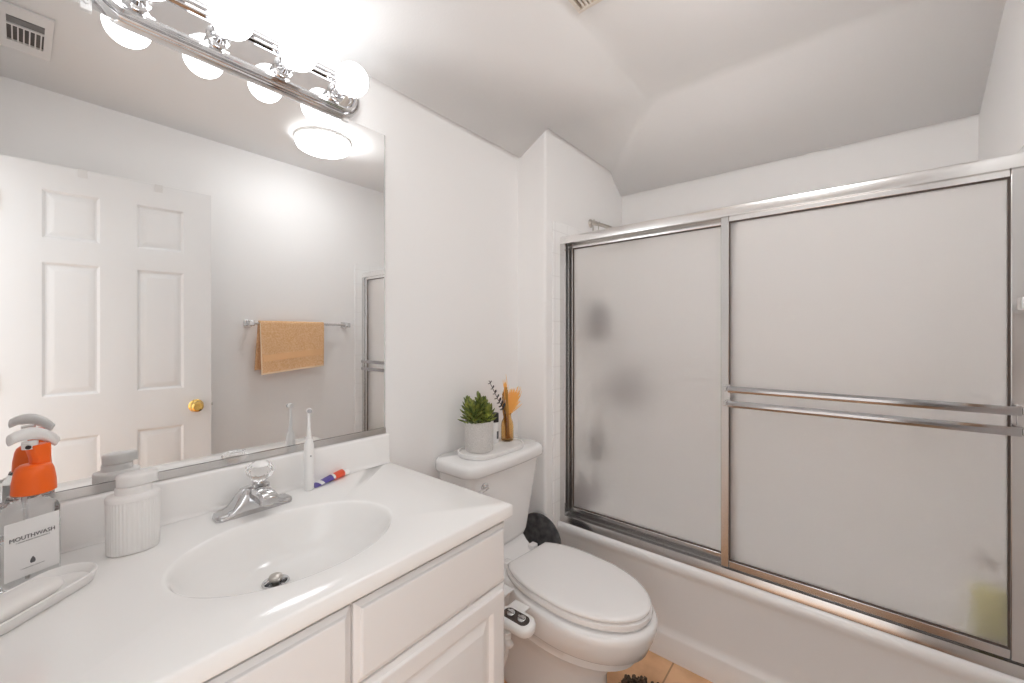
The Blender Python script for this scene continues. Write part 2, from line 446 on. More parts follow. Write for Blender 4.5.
# ================================================================== shower enclosure
fr = root('shower_enclosure', 'bright aluminium header, track and jambs framing the two sliding shower doors', 'shower enclosure', (XD + .02, .35, TR))
ya, yb = YO + .0065, YE - .0065
hp = [(XD - .022, 1.737), (XD - .022, 1.762), (XD - .018, 1.771), (XD - .010, 1.776), (XD + .012, 1.778), (XD + .050, 1.778), (XD + .060, 1.770), (XD + .062, 1.737), (XD + .052, 1.737), (XD + .052, 1.747), (XD - .012, 1.747), (XD - .012, 1.737)]
bm = NB(); rings(bm, [[(x, y, z) for x, z in hp] for y in (ya, yb)])
obj('header_rail', bm, M['alubright'], fr, angle=25)
tp = [(XD - .022, TR), (XD - .022, TR + .012), (XD - .016, TR + .030), (XD - .010, TR + .030), (XD - .009, TR + .014), (XD + .014, TR + .014), (XD + .015, TR + .026), (XD + .019, TR + .026), (XD + .020, TR + .012), (XD + .052, TR + .012), (XD + .053, TR + .034), (XD + .058, TR + .034), (XD + .058, TR)]
bm = NB(); rings(bm, [[(x, y, z) for x, z in tp] for y in (ya, yb)])
obj('bottom_track', bm, M['alu'], fr, angle=25)
for y0, y1, s in ((yb - .026, yb, -1), (ya, ya + .024, 1)):
    bm = NB()
    yi = y0 if s == -1 else y1; yo = y1 if s == -1 else y0
    jp = [(XD - .020, yo), (XD - .020, yi), (XD - .012, yi), (XD - .012, yi - s * .014), (XD + .048, yi - s * .014), (XD + .048, yi), (XD + .056, yi), (XD + .056, yo)]
    rings(bm, [[(x, y, z) for x, y in jp] for z in (TR + .03, 1.7368)])
    obj('side_jamb', bm, M['alu'], fr, angle=25)
    bm = NB(); y2 = yi - s * .010
    box(bm, XD - .0118, XD - .006, min(y2, yi - s * .0135), max(y2, yi - s * .0135), TR + .04, 1.735)
    obj('bumper_strip', bm, M['gasket'], fr)

def shower_door(label, x, y0, y1, z0, z1, bars):
    d = root('sliding_shower_door', label, 'shower door', (x, (y0 + y1) / 2, z0), 0, 'sliding frosted shower doors')
    w, t = .027, .011
    for a, b in ((y0, y0 + w), (y1 - w, y1)):
        bm = NB(); pr = [(x - t, a), (x - t, b), (x + t, b), (x + t, a)]
        rings(bm, [[(p, q, z) for p, q in pr] for z in (z0, z1)]); obj('stile', bm, M['alu'], d, bevel=.002)
    bm = NB(); box(bm, x - t + .0008, x + t - .0008, y0 + w, y1 - w, z1 - .024, z1 - .0005); obj('top_rail', bm, M['alubright'], d, bevel=.002)
    bm = NB(); box(bm, x - t + .0008, x + t - .0008, y0 + w, y1 - w, z0 + .0005, z0 + .026); obj('bottom_rail', bm, M['alu'], d, bevel=.002)
    bm = NB()
    nested(bm, y0 + w, y1 - w, z0 + .026, z1 - .024, [(0, -.006), (.0042, -.006), (.0042, .006), (0, .006), (0, -.006)], lambda p, q, e: (x + e, p, q), fill=False)
    bmesh.ops.remove_doubles(bm, verts=bm.verts[:], dist=1e-6)
    obj('gasket', bm, M['gasket'], d, smooth=False)
    bm = NB(); box(bm, x - .0022, x + .0022, y0 + w + .002, y1 - w - .002, z0 + .028, z1 - .026)
    for f in bm.faces: f.material_index = 0 if f.calc_center_median().x < x - .001 else 1
    obj('glass_pane', bm, [M['frost'], M['frostback']], d, smooth=False)
    if bars:
        bx = x - .042
        for z in (1.048, 1.101):
            bm = NB()
            pr = [(bx - .006, z - .0115), (bx - .009, z - .004), (bx - .009, z + .004), (bx - .006, z + .0115), (bx + .004, z + .0115), (bx + .004, z - .0115)]
            rings(bm, [[(p, yy, q) for p, q in pr] for yy in (y0 + .016, y1 - w - .004)])
            obj('towel_rail', bm, M['rail'], d, angle=20)
        for a, b in ((y0 + .001, y0 + .018), (y1 - w - .006, y1 - .008)):
            bm = NB(); box(bm, x - t - .003, x - t, a, b, 1.034, 1.115)
            for z in (1.048, 1.101): box(bm, bx - .004, x - t - .002, (a + b) / 2 - .005, (a + b) / 2 + .005, z - .008, z + .008)
            obj('rail_bracket', bm, M['alu'], d, bevel=.0015)
    return d
shower_door('frosted glass sliding shower door with two chrome towel rails, nearer the camera', XD, ya + .0265, .366, TR + .034, 1.742, True)
shower_door('plain frosted glass sliding shower door at the toilet end, without towel rails', XD + .034, .318, yb - .016, TR + .036, 1.742, False)

# shower fittings behind the glass
sh = root('shower_fitting', 'nickel shower arm and head on the alcove end wall above the doors', 'shower', (1.975, YE - .0, 1.90))
bm = NB(); lathe(bm, [(.024, 0), (.022, .006), (.016, .012), (.012, .014)], (1.975, YE, 1.905), axis((0, -1, 0)), 28); obj('flange', bm, M['nickel'], sh)
bm = NB(); tube(bm, smoothpath([(1.975, YE - .005, 1.905), (1.975, YE - .05, 1.892), (1.975, YE - .11, 1.865), (1.975, YE - .16, 1.835), (1.975, YE - .19, 1.81)]), .0095, 14); obj('arm', bm, M['nickel'], sh)
bm = NB(); lathe(bm, [(.013, 0), (.016, .012), (.014, .022), (.036, .045), (.052, .062), (.054, .072), (.048, .076)], (1.975, YE - .186, 1.817), axis((0, -.45, -1)), 28); obj('head', bm, M['nickel'], sh)

cx, cy = 1.935, YE - .10
cd = root('shower_caddy', 'wire shower caddy hanging from the shower arm behind the frosted glass', 'caddy', (1.975, cy, 1.03))
bm = NB()
for s in (-.03, .03): tube(bm, smoothpath([(1.975 + s, YE - .045, 1.903), (1.975 + s, YE - .03, 1.80), (1.975 + s, YE - .03, .69)]), .003, 8)
tube(bm, [(1.945, YE - .045, 1.903), (2.005, YE - .045, 1.903)], .003, 8)
obj('hanger', bm, M['nickel'], cd)
for zz in (1.27, .665):
    bm = NB()
    for h in (0, .05):
        o_ = [(x, y, zz + h) for x, y in rrect(1.85, 2.10, YE - .145, YE - .035, .02, 4)]; tube(bm, o_ + o_[:1], .003, 8)
    for i in range(9):
        x = 1.865 + i * .0275; tube(bm, [(x, YE - .145, zz), (x, YE - .035, zz)], .002, 6)
    obj('basket', bm, M['nickel'], cd)
def bottle(name, label, x, y, z, r, h, mt, cap=.03, sq=1.0, group='bottles behind the frosted shower glass'):
    b = root(name, label, 'bottle', (x, y, z), 0, group)
    bm = NB(); lathe(bm, [(r * .9, 0), (r, .006), (r, h * .78), (r * .9, h * .86), (r * .5, h * .93), (r * .42, h)], (x, y, z), None, 24, sy=sq); obj('body', bm, mt, b)
    bm = NB(); lathe(bm, [(r * .5, h - .004), (r * .52, h), (r * .5, h + cap), (r * .42, h + cap + .003)], (x, y, z), None, 20); obj('cap', bm, M['black'], b)
    return b
bottle('shampoo_bottle', 'dark bottle blurred behind frosted glass, in the hanging caddy\'s upper basket at left', 1.888, YE - .09, 1.278, .038, .17, M['darkbottle'])
bottle('conditioner_bottle', 'mauve grey bottle blurred behind frosted glass, beside the dark one in the upper basket', 1.972, YE - .09, 1.278, .036, .14, M['greybottle'])
bottle('body_wash_bottle', 'dark bottle blurred behind frosted glass, in the caddy\'s lower basket', 1.888, YE - .09, .673, .034, .12, M['darkbottle'])
bm = NB()
pf = (2.17, YE - .13, .995)
for k in range(60):
    a = random.uniform(0, 2 * pi); c_ = random.uniform(-1, 1); s_ = math.sqrt(1 - c_ * c_)
    ball(bm, (pf[0] + .06 * s_ * math.cos(a), pf[1] + .06 * s_ * math.sin(a), pf[2] + .06 * c_), .032, 8, 6)
ball(bm, pf, .065, 14, 10)
tube(bm, smoothpath([(2.17, YE - .13, 1.08), (2.155, YE - .06, 1.19), (2.106, YE - .036, 1.31)]), .003, 8)
tag(obj('bath_sponge', bm, M['purple'], origin=pf), 'round mauve net bath sponge, the large dark blur behind the frosted glass', 'sponge')
bottle('tub_cleaner_bottle', 'grey bottle standing on the tub ledge, the low blur behind the frosted glass', 1.800, YE - .050, TR, .032, .16, M['greybottle'])
bottle('tub_shampoo_bottle', 'short dark bottle on the tub ledge, lowest blur by the glass edge', 1.955, YE - .050, TR, .030, .12, M['greybottle'])
# green pump bottle on the near end of the rim
gb = root('soap_pump_bottle', 'green pump soap bottle on the tub rim behind the frosted glass, near its right edge', 'bottle', (1.772, -.318, TR))
bm = NB(); rings(bm, [[(x, y, TR + z) for x, y in rrect(1.744 + i, 1.800 - i, -.356 + i, -.280 - i, .018 - i * .5, 5)] for z, i in ((0, .004), (.006, 0), (.155, 0), (.172, .006), (.180, .016))]); obj('body', bm, M['green'], gb)
bm = NB(); lathe(bm, [(.016, .178), (.016, .200), (.008, .203), (.006, .225), (.006, .235)], (1.772, -.318, TR), None, 20); obj('pump_collar', bm, M['white'], gb)
bm = NB(); lathe(bm, [(.013, .234), (.014, .240), (.012, .252), (.004, .254)], (1.772, -.318, TR), None, 20); tube(bm, smoothpath([(1.772, -.318, TR + .246), (1.772, -.288, TR + .248), (1.772, -.273, TR + .240)]), .006, 10); obj('pump_head', bm, M['brown'], gb)

# ================================================================== vanity mirror
MX0, MX1, MZ0, MZ1 = XL + .004, .806, .9712, 1.990
mi = root('vanity_mirror', 'large frameless wall mirror above the sink counter', 'mirror', ((MX0 + MX1) / 2, W, MZ0))
bm = NB(); box(bm, MX0, MX1 - .004, W - .006, W - .0005, MZ0, MZ1); obj('glass', bm, M['mirror'], mi, smooth=False)
bm = NB(); box(bm, MX1 - .004, MX1, W - .0063, W - .0005, MZ0, MZ1); obj('polished_edge', bm, M['mirredge'], mi, smooth=False)
bm = NB(); pr = [(W - .0005, MZ0 - .012), (W - .010, MZ0 - .012), (W - .010, MZ0 + .007), (W - .0085, MZ0 + .007), (W - .0085, MZ0 - .001), (W - .0005, MZ0 - .001)]
rings(bm, [[(x, y, z) for y, z in pr] for x in (MX0, MX1)]); obj('bottom_channel', bm, M['alu'], mi, smooth=False)
for x in (.087, .660):
    bm = NB(); box(bm, x - .009, x + .009, W - .012, W - .0003, MZ1 - .010, MZ1 + .014); lathe(bm, [(.005, 0), (.004, .003)], (x, W - .012, MZ1 + .006), axis((0, -1, 0)), 12)
    obj('mirror_clip', bm, M['white'], mi, bevel=.003)

# ================================================================== vanity light
LX, LZ = .393, 2.048
vl = root('vanity_light', 'chrome bar light with four lit globe bulbs above the mirror', 'wall light', (LX, W, LZ))
bm = NB()
pf = [(.065, 0), (.065, .016), (.062, .024), (.057, .026), (.054, .018), (.051, .030), (.046, .037), (.041, .036), (.038, .026), (.036, .030), (.032, .030), (.030, .021)]
rs = []
for h, d in pf:
    hl = .310 - (.065 - h)
    rs.append([(x, W - .0005 - d, z) for x, z in stadium(LX, LZ, hl, h)])
rings(bm, rs); obj('bar_housing', bm, M['chrome'], vl, angle=60)
for k in range(4):
    x = LX + (k - 1.5) * .152
    bm = NB(); lathe(bm, [(.026, .0), (.026, .005), (.020, .008), (.0195, .030), (.0215, .034), (.0215, .042), (.018, .044)], (x, W - .020, LZ), axis((0, -1, 0)), 28); obj('socket', bm, M['chrome'], vl)
    bm = NB()
    pr = [(.014, .040), (.015, .050)] + [(.0455 * math.sin(R(a)), .100 - .0455 * math.cos(R(a))) for a in range(24, 180, 9)] + [(.002, .1455)]
    lathe(bm, pr, (x, W - .020, LZ), axis((0, -1, 0)), 32); obj('globe_bulb', bm, M['bulb'], vl)

# round ceiling light, seen in the mirror
cl = root('ceiling_light', 'round white flush ceiling light, lit, seen reflected in the mirror', 'ceiling light', (1.125, .115, ZC + .0005))
bm = NB(); lathe(bm, [(.150, .0), (.150, -.014), (.146, -.016)], (1.125, .115, ZC + .0005), None, 56); obj('base_ring', bm, M['white'], cl)
bm = NB(); lathe(bm, [(.143, -.0155), (.145, -.035), (.140, -.048), (.128, -.055), (.06, -.059), (.002, -.060)], (1.125, .115, ZC + .0005), None, 56); obj('diffuser', bm, M['disc'], cl)

# wall register on the ceiling (seen in the mirror) and exhaust fan grille
ZF = ZC + .0005
vt = root('ceiling_vent', 'white metal air register on the ceiling, in the mirror\'s top left corner', 'vent', (.010, .10, ZF))
bm = NB()
vx0, vx1, vy0, vy1 = -.052, .078, -.070, .262
ox0, ox1, oy0, oy1 = -.034, .057, .000, .190
for a, b, c_, d_ in ((vx0, ox0, vy0, vy1), (ox1, vx1, vy0, vy1), (ox0, ox1, vy0, oy0), (ox0, ox1, oy1, vy1), (ox0, ox1, .122, .132)): box(bm, a, b, c_, d_, ZF - .008, ZF)
obj('frame', bm, M['vent'], vt, smooth=False)
bm = NB(); box(bm, ox0, ox1, oy0, oy1, ZF - .0012, ZF - .0002); obj('duct', bm, M['ventdark'], vt, smooth=False)
bm = NB()
for i in range(6):
    x = ox0 + .013 + i * .0142; box(bm, x - .0018, x + .0018, oy0, .122, ZF - .008, ZF - .002)
obj('fins', bm, M['vent'], vt, smooth=False)
bm = NB(); box(bm, ox0, ox1, .136, .178, ZF - .005, ZF - .002); obj('damper', bm, mat('grey damper blade', (.20, .19, .185), .6), vt, smooth=False)
fx1, fy1 = 1.246, .724
fg = root('exhaust_fan_grille', 'ivory slatted exhaust fan grille on the ceiling at the top edge', 'fan grille', (fx1 - .13, fy1 - .13, ZF))
bm = NB()
for a, b, c_, d_ in ((fx1 - .26, fx1 - .246, fy1 - .26, fy1), (fx1 - .014, fx1, fy1 - .26, fy1), (fx1 - .246, fx1 - .014, fy1 - .26, fy1 - .246), (fx1 - .246, fx1 - .014, fy1 - .014, fy1)): box(bm, a, b, c_, d_, ZF - .016, ZF)
obj('frame', bm, M['fan'], fg, bevel=.002)
bm = NB()
for i in range(17):
    y = fy1 - .028 - i * .0132; box(bm, fx1 - .246, fx1 - .014, y - .0035, y + .0035, ZF - .015, ZF - .004)
obj('slats', bm, M['fan'], fg, smooth=False)
bm = NB(); box(bm, fx1 - .246, fx1 - .014, fy1 - .246, fy1 - .014, ZF - .002, ZF - .0005); obj('housing', bm, M['fandark'], fg, smooth=False)

# ================================================================== towel bar and towel on the opposite wall (seen in the mirror)
tb = root('towel_bar', 'chrome towel bar on the wall opposite the mirror', 'towel bar', (1.205, YO, 1.372))
for x in (.896, 1.514):
    bm = NB(); box(bm, x - .021, x + .021, YO, YO + .008, 1.351, 1.393)
    rings(bm, [[(x + sx * h, YO + d, 1.372 + sz * h) for sx, sz in ((-1, -1), (1, -1), (1, 1), (-1, 1))] for h, d in ((.017, .008), (.011, .02), (.011, .045), (.016, .055), (.016, .075), (.012, .079))])
    obj('post', bm, M['chrome'], tb, bevel=.0015)
bm = NB(); tube(bm, [(.905, YO + .064, 1.372), (1.505, YO + .064, 1.372)], .0085, 16); obj('bar', bm, M['chrome'], tb)
tw = root('hand_towel', 'orange tan hand towel folded over the towel bar', 'towel', (1.135, YO + .064, 1.07))
def towel_pt(u, s):
    # u across 0..1, s along: front hem -> over the bar -> back hem
    Lf = .315 - .035 * u; Lb = .29
    x0, x1 = .936, 1.334
    yb_ = YO + .064; zb = 1.372; r = .0135
    wv = .006 * math.sin(u * 9.0) + .004 * math.sin(u * 17 + 1)
    if s < Lf:
        k = (Lf - s) / Lf
        return Vector((x0 + (x1 - x0) * u + .006 * k * (1 - 2 * u), yb_ + r + .010 * k + wv * k, zb - (Lf - s)))
    s -= Lf
    if s < pi * r:
        a = s / r
        return Vector((x0 + (x1 - x0) * u, yb_ + r * math.cos(a), zb + r * math.sin(a)))
    s -= pi * r
    k = min(1, s / Lb)
    return Vector((x0 + (x1 - x0) * u - .016 * k + .004 * k * math.sin(5 * u), yb_ - r - .004 * k - wv * .4 * k, zb - s))
nu, ns = 44, 90
def towel_part(name, fa, fb, mt, lift=0, ua=0., ub=1., thick=.007):
    bm = NB(); g = []
    for j in range(ns + 1):
        row = []
        for i in range(nu + 1):
            u = ua + (ub - ua) * i / nu
            Lf = .315 - .035 * u; T = Lf + pi * .0135 + .29
            s0 = fa(u, Lf, T); s1 = fb(u, Lf, T)
            p = towel_pt(u, s0 + (s1 - s0) * j / ns)
            if lift: p = p + Vector((0, lift, 0))
            row.append(bm.verts.new(p))
        g.append(row)
    for j in range(ns):
        for i in range(nu): bm.faces.new((g[j][i], g[j][i + 1], g[j + 1][i + 1], g[j + 1][i]))
    o = obj(name, bm, mt, tw, angle=70)
    s_ = o.modifiers.new('t', 'SOLIDIFY'); s_.thickness = thick; s_.offset = 0
    return o
towel_part('terry_cloth', lambda u, L, T: 0, lambda u, L, T: T, M['towel'])
towel_part('woven_band', lambda u, L, T: .075, lambda u, L, T: .115, M['towelband'], .0012, .02, .985, .006)
towel_part('hem', lambda u, L, T: -.004, lambda u, L, T: .006, M['towelhem'], .001, 0., 1., .0075)
towel_part('side_hem', lambda u, L, T: 0, lambda u, L, T: L, M['towelhem'], .001, 0., .014, .0075)

# ================================================================== vanity cabinet
VX0, VX1, VF = XL + .003, .804, .697          # left, right, carcass front
vc = root('vanity_cabinet', 'white vanity cabinet under the sink counter', 'cabinet', ((VX0 + VX1) / 2, .95, 0))
zc0 = ZT - .0345
bm = NB()
box(bm, VX0, VX0 + .016, VF + .018, W - .002, 0, zc0); box(bm, VX1 - .016, VX1, VF + .018, W - .002, 0, zc0); box(bm, VX0 + .016, VX1 - .016, VF + .05, W - .002, .08, .096)
box(bm, VX0 + .016, VX1 - .016, W - .012, W - .002, .096, zc0); box(bm, VX0 + .016, VX1 - .016, VF + .06, VF + .075, 0, .08)
obj('body', bm, M['cab'], vc, smooth=False)
bm = NB()
box(bm, VX0, VX0 + .04, VF, VF + .018, .08, zc0); box(bm, VX1 - .04, VX1, VF, VF + .018, .08, zc0); box(bm, .360, .400, VF, VF + .018, .08, zc0)
for z0, z1 in ((.08, .12), (.645, .675), (zc0 - .022, zc0)):
    box(bm, VX0 + .04, .360, VF, VF + .018, z0, z1); box(bm, .400, VX1 - .04, VF, VF + .018, z0, z1)
obj('face_frame', bm, M['cab'], vc, smooth=False)
def front(name, x0, x1, z0, z1, panel):
    bm = NB()
    fn = lambda x, z, d: (x, VF - .0005 - d, z)
    prof = [(0, 0), (0, .008), (.003, .0095), (.010, .012), (.0125, .0165), (.015, .0175)]
    if panel:
        prof += [(.048, .0175), (.051, .0165), (.058, .0075), (.064, .007), (.084, .0145), (.086, .015)]
    nested(bm, x0, x1, z0, z1, prof, fn)
    q = [bm.verts.new(fn(x, z, 0)) for x, z in ((x0, z0), (x1, z0), (x1, z1), (x0, z1))]; bm.faces.new(q)
    bmesh.ops.remove_doubles(bm, verts=bm.verts[:], dist=1e-5)
    return obj(name, bm, M['cab'], vc, angle=15)
front('drawer_front', .383, .801, .661, .812, False)
front('door', .383, .801, .085, .656, True)
front('drawer_front', -.060, .377, .661, .812, False)
front('door', .161, .377, .085, .656, True)
front('door', -.060, .156, .085, .656, True)

# ------------------------------------------------------------------ countertop with integral bowl and backsplash
CX0, CX1, CY0, CY1 = XL + .001, .815, .6716, W - .0005
ct = root('sink_countertop', 'white cultured marble sink top with oval basin and backsplash', 'countertop', ((CX0 + CX1) / 2, .95, ZT - .034))
bx, by, ea, eb = .377, .918, .2135, .163
angs = [2 * pi * i / 120 for i in range(120)]
y_back = W - .022
def rect_hit(a, x0, x1, y0, y1):
    dx, dy = math.cos(a), math.sin(a)
    t = min([(x1 - bx) / dx if dx > 1e-9 else 9e9, (x0 - bx) / dx if dx < -1e-9 else 9e9, (y1 - by) / dy if dy > 1e-9 else 9e9, (y0 - by) / dy if dy < -1e-9 else 9e9])
    return bx + dx * t, by + dy * t
for x, y in ((CX0, CY0), (CX1, CY0), (CX1, CY1), (CX0, CY1)): angs.append(math.atan2(y - by, x - bx) % (2 * pi))
angs.sort()
def rring(ins, z):
    return [(*rect_hit(a, CX0, CX1 - ins, CY0 + ins, CY1), z) for a in angs]
def ering(s, z, k=0):
    return [(bx + (.363 - bx) * k + ea * s * math.cos(a), by + (.985 - by) * k + eb * s * math.sin(a), z) for a in angs]
bm = NB()
rs = [rring(.003, ZT - .034), rring(.0005, ZT - .032), rring(0, ZT - .029), rring(0, ZT - .005), rring(.0015, ZT - .0015), rring(.005, ZT),
      ering(1.035, ZT, 0), ering(1.012, ZT - .001), ering(.995, ZT - .004), ering(.975, ZT - .011), ering(.95, ZT - .023, .03), ering(.90, ZT - .044, .08), ering(.83, ZT - .066, .17), ering(.72, ZT - .086, .3), ering(.56, ZT - .101, .5), ering(.38, ZT - .110, .75), ering(.2, ZT - .1145, .93), ering(.105, ZT - .116, 1)]
rings(bm, rs, False, False)
obj('sink_top', bm, M['counter'], ct, angle=50)
bm = NB()
pr = [(W - .0005, ZT - .001), (y_back - .010, ZT + .0005), (y_back - .003, ZT + .004), (y_back, ZT + .012), (y_back, ZT + .090), (y_back + .003, ZT + .0965), (y_back + .008, ZT + .0985), (W - .0005, ZT + .0985)]
rings(bm, [[(x, y, z) for y, z in pr] for x in (CX0, CX1 - .001)])
obj('backsplash', bm, M['counter'], ct, angle=50, bevel=.002)
zd = ZT - .116
bm = NB(); lathe(bm, [(.0275, .003), (.0265, .0045), (.0235, .004), (.0205, -.001), (.020, -.016)], (.363, .985, zd), None, 32, cap0=False, cap1=True); obj('drain_ring', bm, M['chrome2'], ct)
bm = NB(); lathe(bm, [(.006, -.014), (.007, .006), (.0130, .008), (.0140, .011), (.0135, .017), (.010, .019)], (.363, .985, zd), None, 28); obj('drain_stopper', bm, M['nickel'], ct)

# ------------------------------------------------------------------ faucet
fc = root('faucet', 'chrome centerset faucet with clear acrylic knob behind the basin', 'faucet', (.380, 1.150, ZT))
fx, fy = .374, 1.150
bm = NB()
secs = []
# swept along x: low flat wings rising into the arched centre body
for t in [-1, -.985, -.95, -.88, -.75, -.6, -.45, -.3, -.15, 0, .15, .3, .45, .6, .75, .88, .95, .985, 1]:
    a = abs(t)
    h = .015 + .047 * (1 if a < .24 else (.5 + .5 * math.cos(pi * min(1, (a - .24) / .48)))) - .003 * a
    hw = (.027 if a < .5 else .027 - .003 * (a - .5)) * (1 - max(0, (a - .9) / .1) ** 2 * .42)
    if a > .97: h *= .8
    x = fx + t * .084
    tp_ = .62 if a < .5 else .8
    secs.append([(x, fy + hw * c_, ZT + .0005 + z) for c_, z in ((-1, 0), (-1, h * .45), (-.93, h * .72), (-tp_, h * .95), (-tp_ * .5, h), (tp_ * .5, h), (tp_, h * .95), (.93, h * .72), (1, h * .45), (1, 0))])
rings(bm, secs)
obj('body', bm, M['chrome2'], fc, angle=50)
bm = NB()
rs = []
for y, zc_, hw, hh in ((fy - .005, .043, .023, .017), (fy - .030, .047, .0225, .0150), (fy - .052, .050, .0215, .0135), (fy - .074, .050, .021, .012), (fy - .086, .047, .020, .0115), (fy - .092, .043, .018, .008)):
    rs.append([(fx + .004 + hw * sx, y, ZT + zc_ + hh * sz) for sx, sz in ((-1, -1), (1, -1), (1, .35), (.72, .9), (0, 1.05), (-.72, .9), (-1, .35))])
rings(bm, rs)
obj('spout', bm, M['chrome2'], fc, angle=35, bevel=.0015)
bm = NB(); lathe(bm, [(.011, .020), (.011, .029), (.009, .030)], (fx + .004, fy - .078, ZT + .0115), None, 20); obj('aerator', bm, M['nickel'], fc)
bm = NB(); lathe(bm, [(.024, .054), (.023, .062), (.016, .066), (.0145, .074), (.013, .076)], (fx + .010, fy - .002, ZT), None, 28); obj('knob_stem', bm, M['chrome2'], fc)
bm = NB()
km = Matrix.Rotation(R(14), 3, 'X') @ Matrix.Rotation(R(0), 3, 'Y')
rs = []
for r, z in ((.014, 0), (.018, .003), (.027, .016), (.031, .027), (.031, .031), (.026, .0375), (.019, .0395)):
    rs.append([Vector((fx + .010, fy - .002, ZT + .0735)) + km @ Vector((r * (1 + .045 * math.cos(10 * 2 * pi * i / 80)) * math.cos(2 * pi * i / 80), r * (1 + .045 * math.cos(10 * 2 * pi * i / 80)) * math.sin(2 * pi * i / 80), z)) for i in range(80)])
rings(bm, rs); obj('knob', bm, M['acrylic'], fc, angle=50)
bm = NB(); lathe(bm, [(.018, .040), (.018, .042), (.010, .043)], (fx + .010, fy - .002, ZT + .0735), km, 28); obj('index_cap', bm, M['white'], fc)

# ------------------------------------------------------------------ things on the counter
dc = Vector((.004, 1.016, ZT + .0003)); da = R(41)
sd = root('soap_dish', 'shallow white oblong soap dish at the counter\'s left end', 'soap dish', dc, da)
bm = NB()
def so(hl, hh, z): return [(x, y, z) for x, y in stadium(0, 0, hl, hh, 16)]
rings(bm, [so(.090, .036, 0), so(.094, .040, .002), so(.098, .044, .016), so(.0985, .0445, .019), so(.096, .042, .0205), so(.0935, .0395, .019), so(.089, .035, .007), so(.085, .031, .006)])
obj('soap_dish_shell', bm, M['matte'], sd, local=True, angle=50)
sd.children[0].name = 'tray'
bm = NB()
rings(bm, [so(.050, .016, .0), so(.060, .024, .003), so(.066, .029, .010), so(.064, .028, .017), so(.054, .021, .022), so(.030, .010, .0235)])
o = obj('soap_bar', bm, M['soap'], local=True, angle=70)
o.location = dc + Vector((-.014, -.010, .0065)); o.rotation_euler = (0, 0, da)
tag(o, 'white oval bar of soap lying in the oblong soap dish', 'soap')

# mouthwash bottle
mo = Vector((.003, 1.133, ZT + .0003)); ma = R(22)
mw_ = root('mouthwash_bottle', 'clear labelled mouthwash bottle with orange pump collar by the soap dish', 'bottle', mo, ma)
def mr(hx_, hy_, r, z): return [(x, y, z) for x, y in rrect(-hx_, hx_, -hy_, hy_, r, 6)]
bm = NB()
rings(bm, [mr(.037, .022, .014, 0), mr(.0415, .0265, .016, .004), mr(.0425, .0275, .017, .015), mr(.0425, .0275, .017, .122), mr(.040, .026, .017, .131), mr(.032, .023, .016, .138), mr(.021, .019, .0145, .142), mr(.018, .017, .0145, .154)])
obj('bottle', bm, M['clear'], mw_, local=True, angle=60)
bm = NB()
rings(bm, [mr(.035, .021, .013, .003), mr(.0395, .0245, .015, .007), mr(.040, .025, .0155, .085), mr(.0395, .0245, .0155, .0852)])
obj('liquid', bm, M['liquid'], mw_, local=True, angle=60)
bm = NB(); box(bm, -.034, .034, -.0282, -.0278, .018, .116); lab_o = obj('label', bm, M['label'], mw_, local=True, smooth=False)
Rx = Matrix.Rotation(R(90), 4, 'X')
def lettering(name, s, size, x, z, parent, mt=None, width=None):
    bm = text_mesh(s, size)
    if width:
        xs_ = [v.co.x for v in bm.verts]; k = width / (max(xs_) - min(xs_))
        for v in bm.verts: v.co.x *= k
    bm.transform(Matrix.Translation((x, -.0286, z)) @ Rx)
    return obj(name, bm, mt or M['ink'], parent, local=True, smooth=False)
lettering('lettering', 'MOUTHWASH', .0095, 0, .083, lab_o, width=.056)
bm = NB()
for i in range(22):
    x = -.020 + i * .0019; box(bm, x, x + (.0015 if i % 5 else .0008), -.0286, -.0283, .0785, .0799)
obj('small_print', bm, M['inkgrey'], lab_o, local=True, smooth=False)
bm = NB(); lathe(bm, [(.0026, 0), (.0036, .003), (.0028, .0065), (.0008, .0105)], (0, -.0283, .0375), None, 12, sy=.1); obj('emblem', bm, M['ink'], lab_o, local=True)
bm = NB()
for i in range(15):
    x = -.0150 + i * .0020; box(bm, x, x + (.0014 if i % 4 else .0008), -.0286, -.0283, .0315, .0325)
obj('small_print', bm, M['inkgrey'], lab_o, local=True, smooth=False)
bm = NB(); lathe(bm, [(.0265, .1535), (.0282, .155), (.0272, .175), (.0245, .193), (.022, .200), (.018, .204), (.013, .205)], (.0135, 0, 0), None, 36); obj('collar', bm, M['orange'], mw_, local=True)
bm = NB()
rings(bm, [[(x + dx + .010, y, z) for x, y in rrect(-.011 * k, .013 * k, -.011, .011, .007, 5)] for z, k, dx in ((.203, 1.0, .010), (.215, 1.05, .010), (.229, 1.2, .008), (.237, 1.25, .007), (.239, 1.2, .007))])
obj('spout_neck', bm, M['orange'], mw_, local=True)
bm = NB()
path = smoothpath([(-.018, 0, .253), (-.006, 0, .259), (.010, 0, .260), (.024, 0, .255), (.036, 0, .246), (.044, 0, .237)], 5)
hs = []
for i, p in enumerate(path):
    t = i / (len(path) - 1); hw = .012 * (1 - .55 * t ** 2) * (1 if i else .7); hh = .0110 * (1 - .55 * abs(t - .35) ** 1.2)
    hs.append([(p[0] + hh * .5 * math.sin(a) * t, hw * math.cos(a), p[2] + hh * math.sin(a)) for a in [2 * pi * k / 14 for k in range(14)]])
rings(bm, hs); lathe(bm, [(.010, .233), (.0105, .246)], (.008, 0, 0), None, 20)
obj('pump_head', bm, M['white'], mw_, local=True, angle=60)
bm = NB(); lathe(bm, [(.0035, 0), (.0035, .003)], (.001, -.0105, .238), axis((0, -1, 0)), 14); obj('vent_hole', bm, M['black'], mw_, local=True)
bm = NB(); tube(bm, [(0, 0, .010), (0, 0, .15)], .003, 10); obj('dip_tube', bm, M['white'], mw_, local=True)

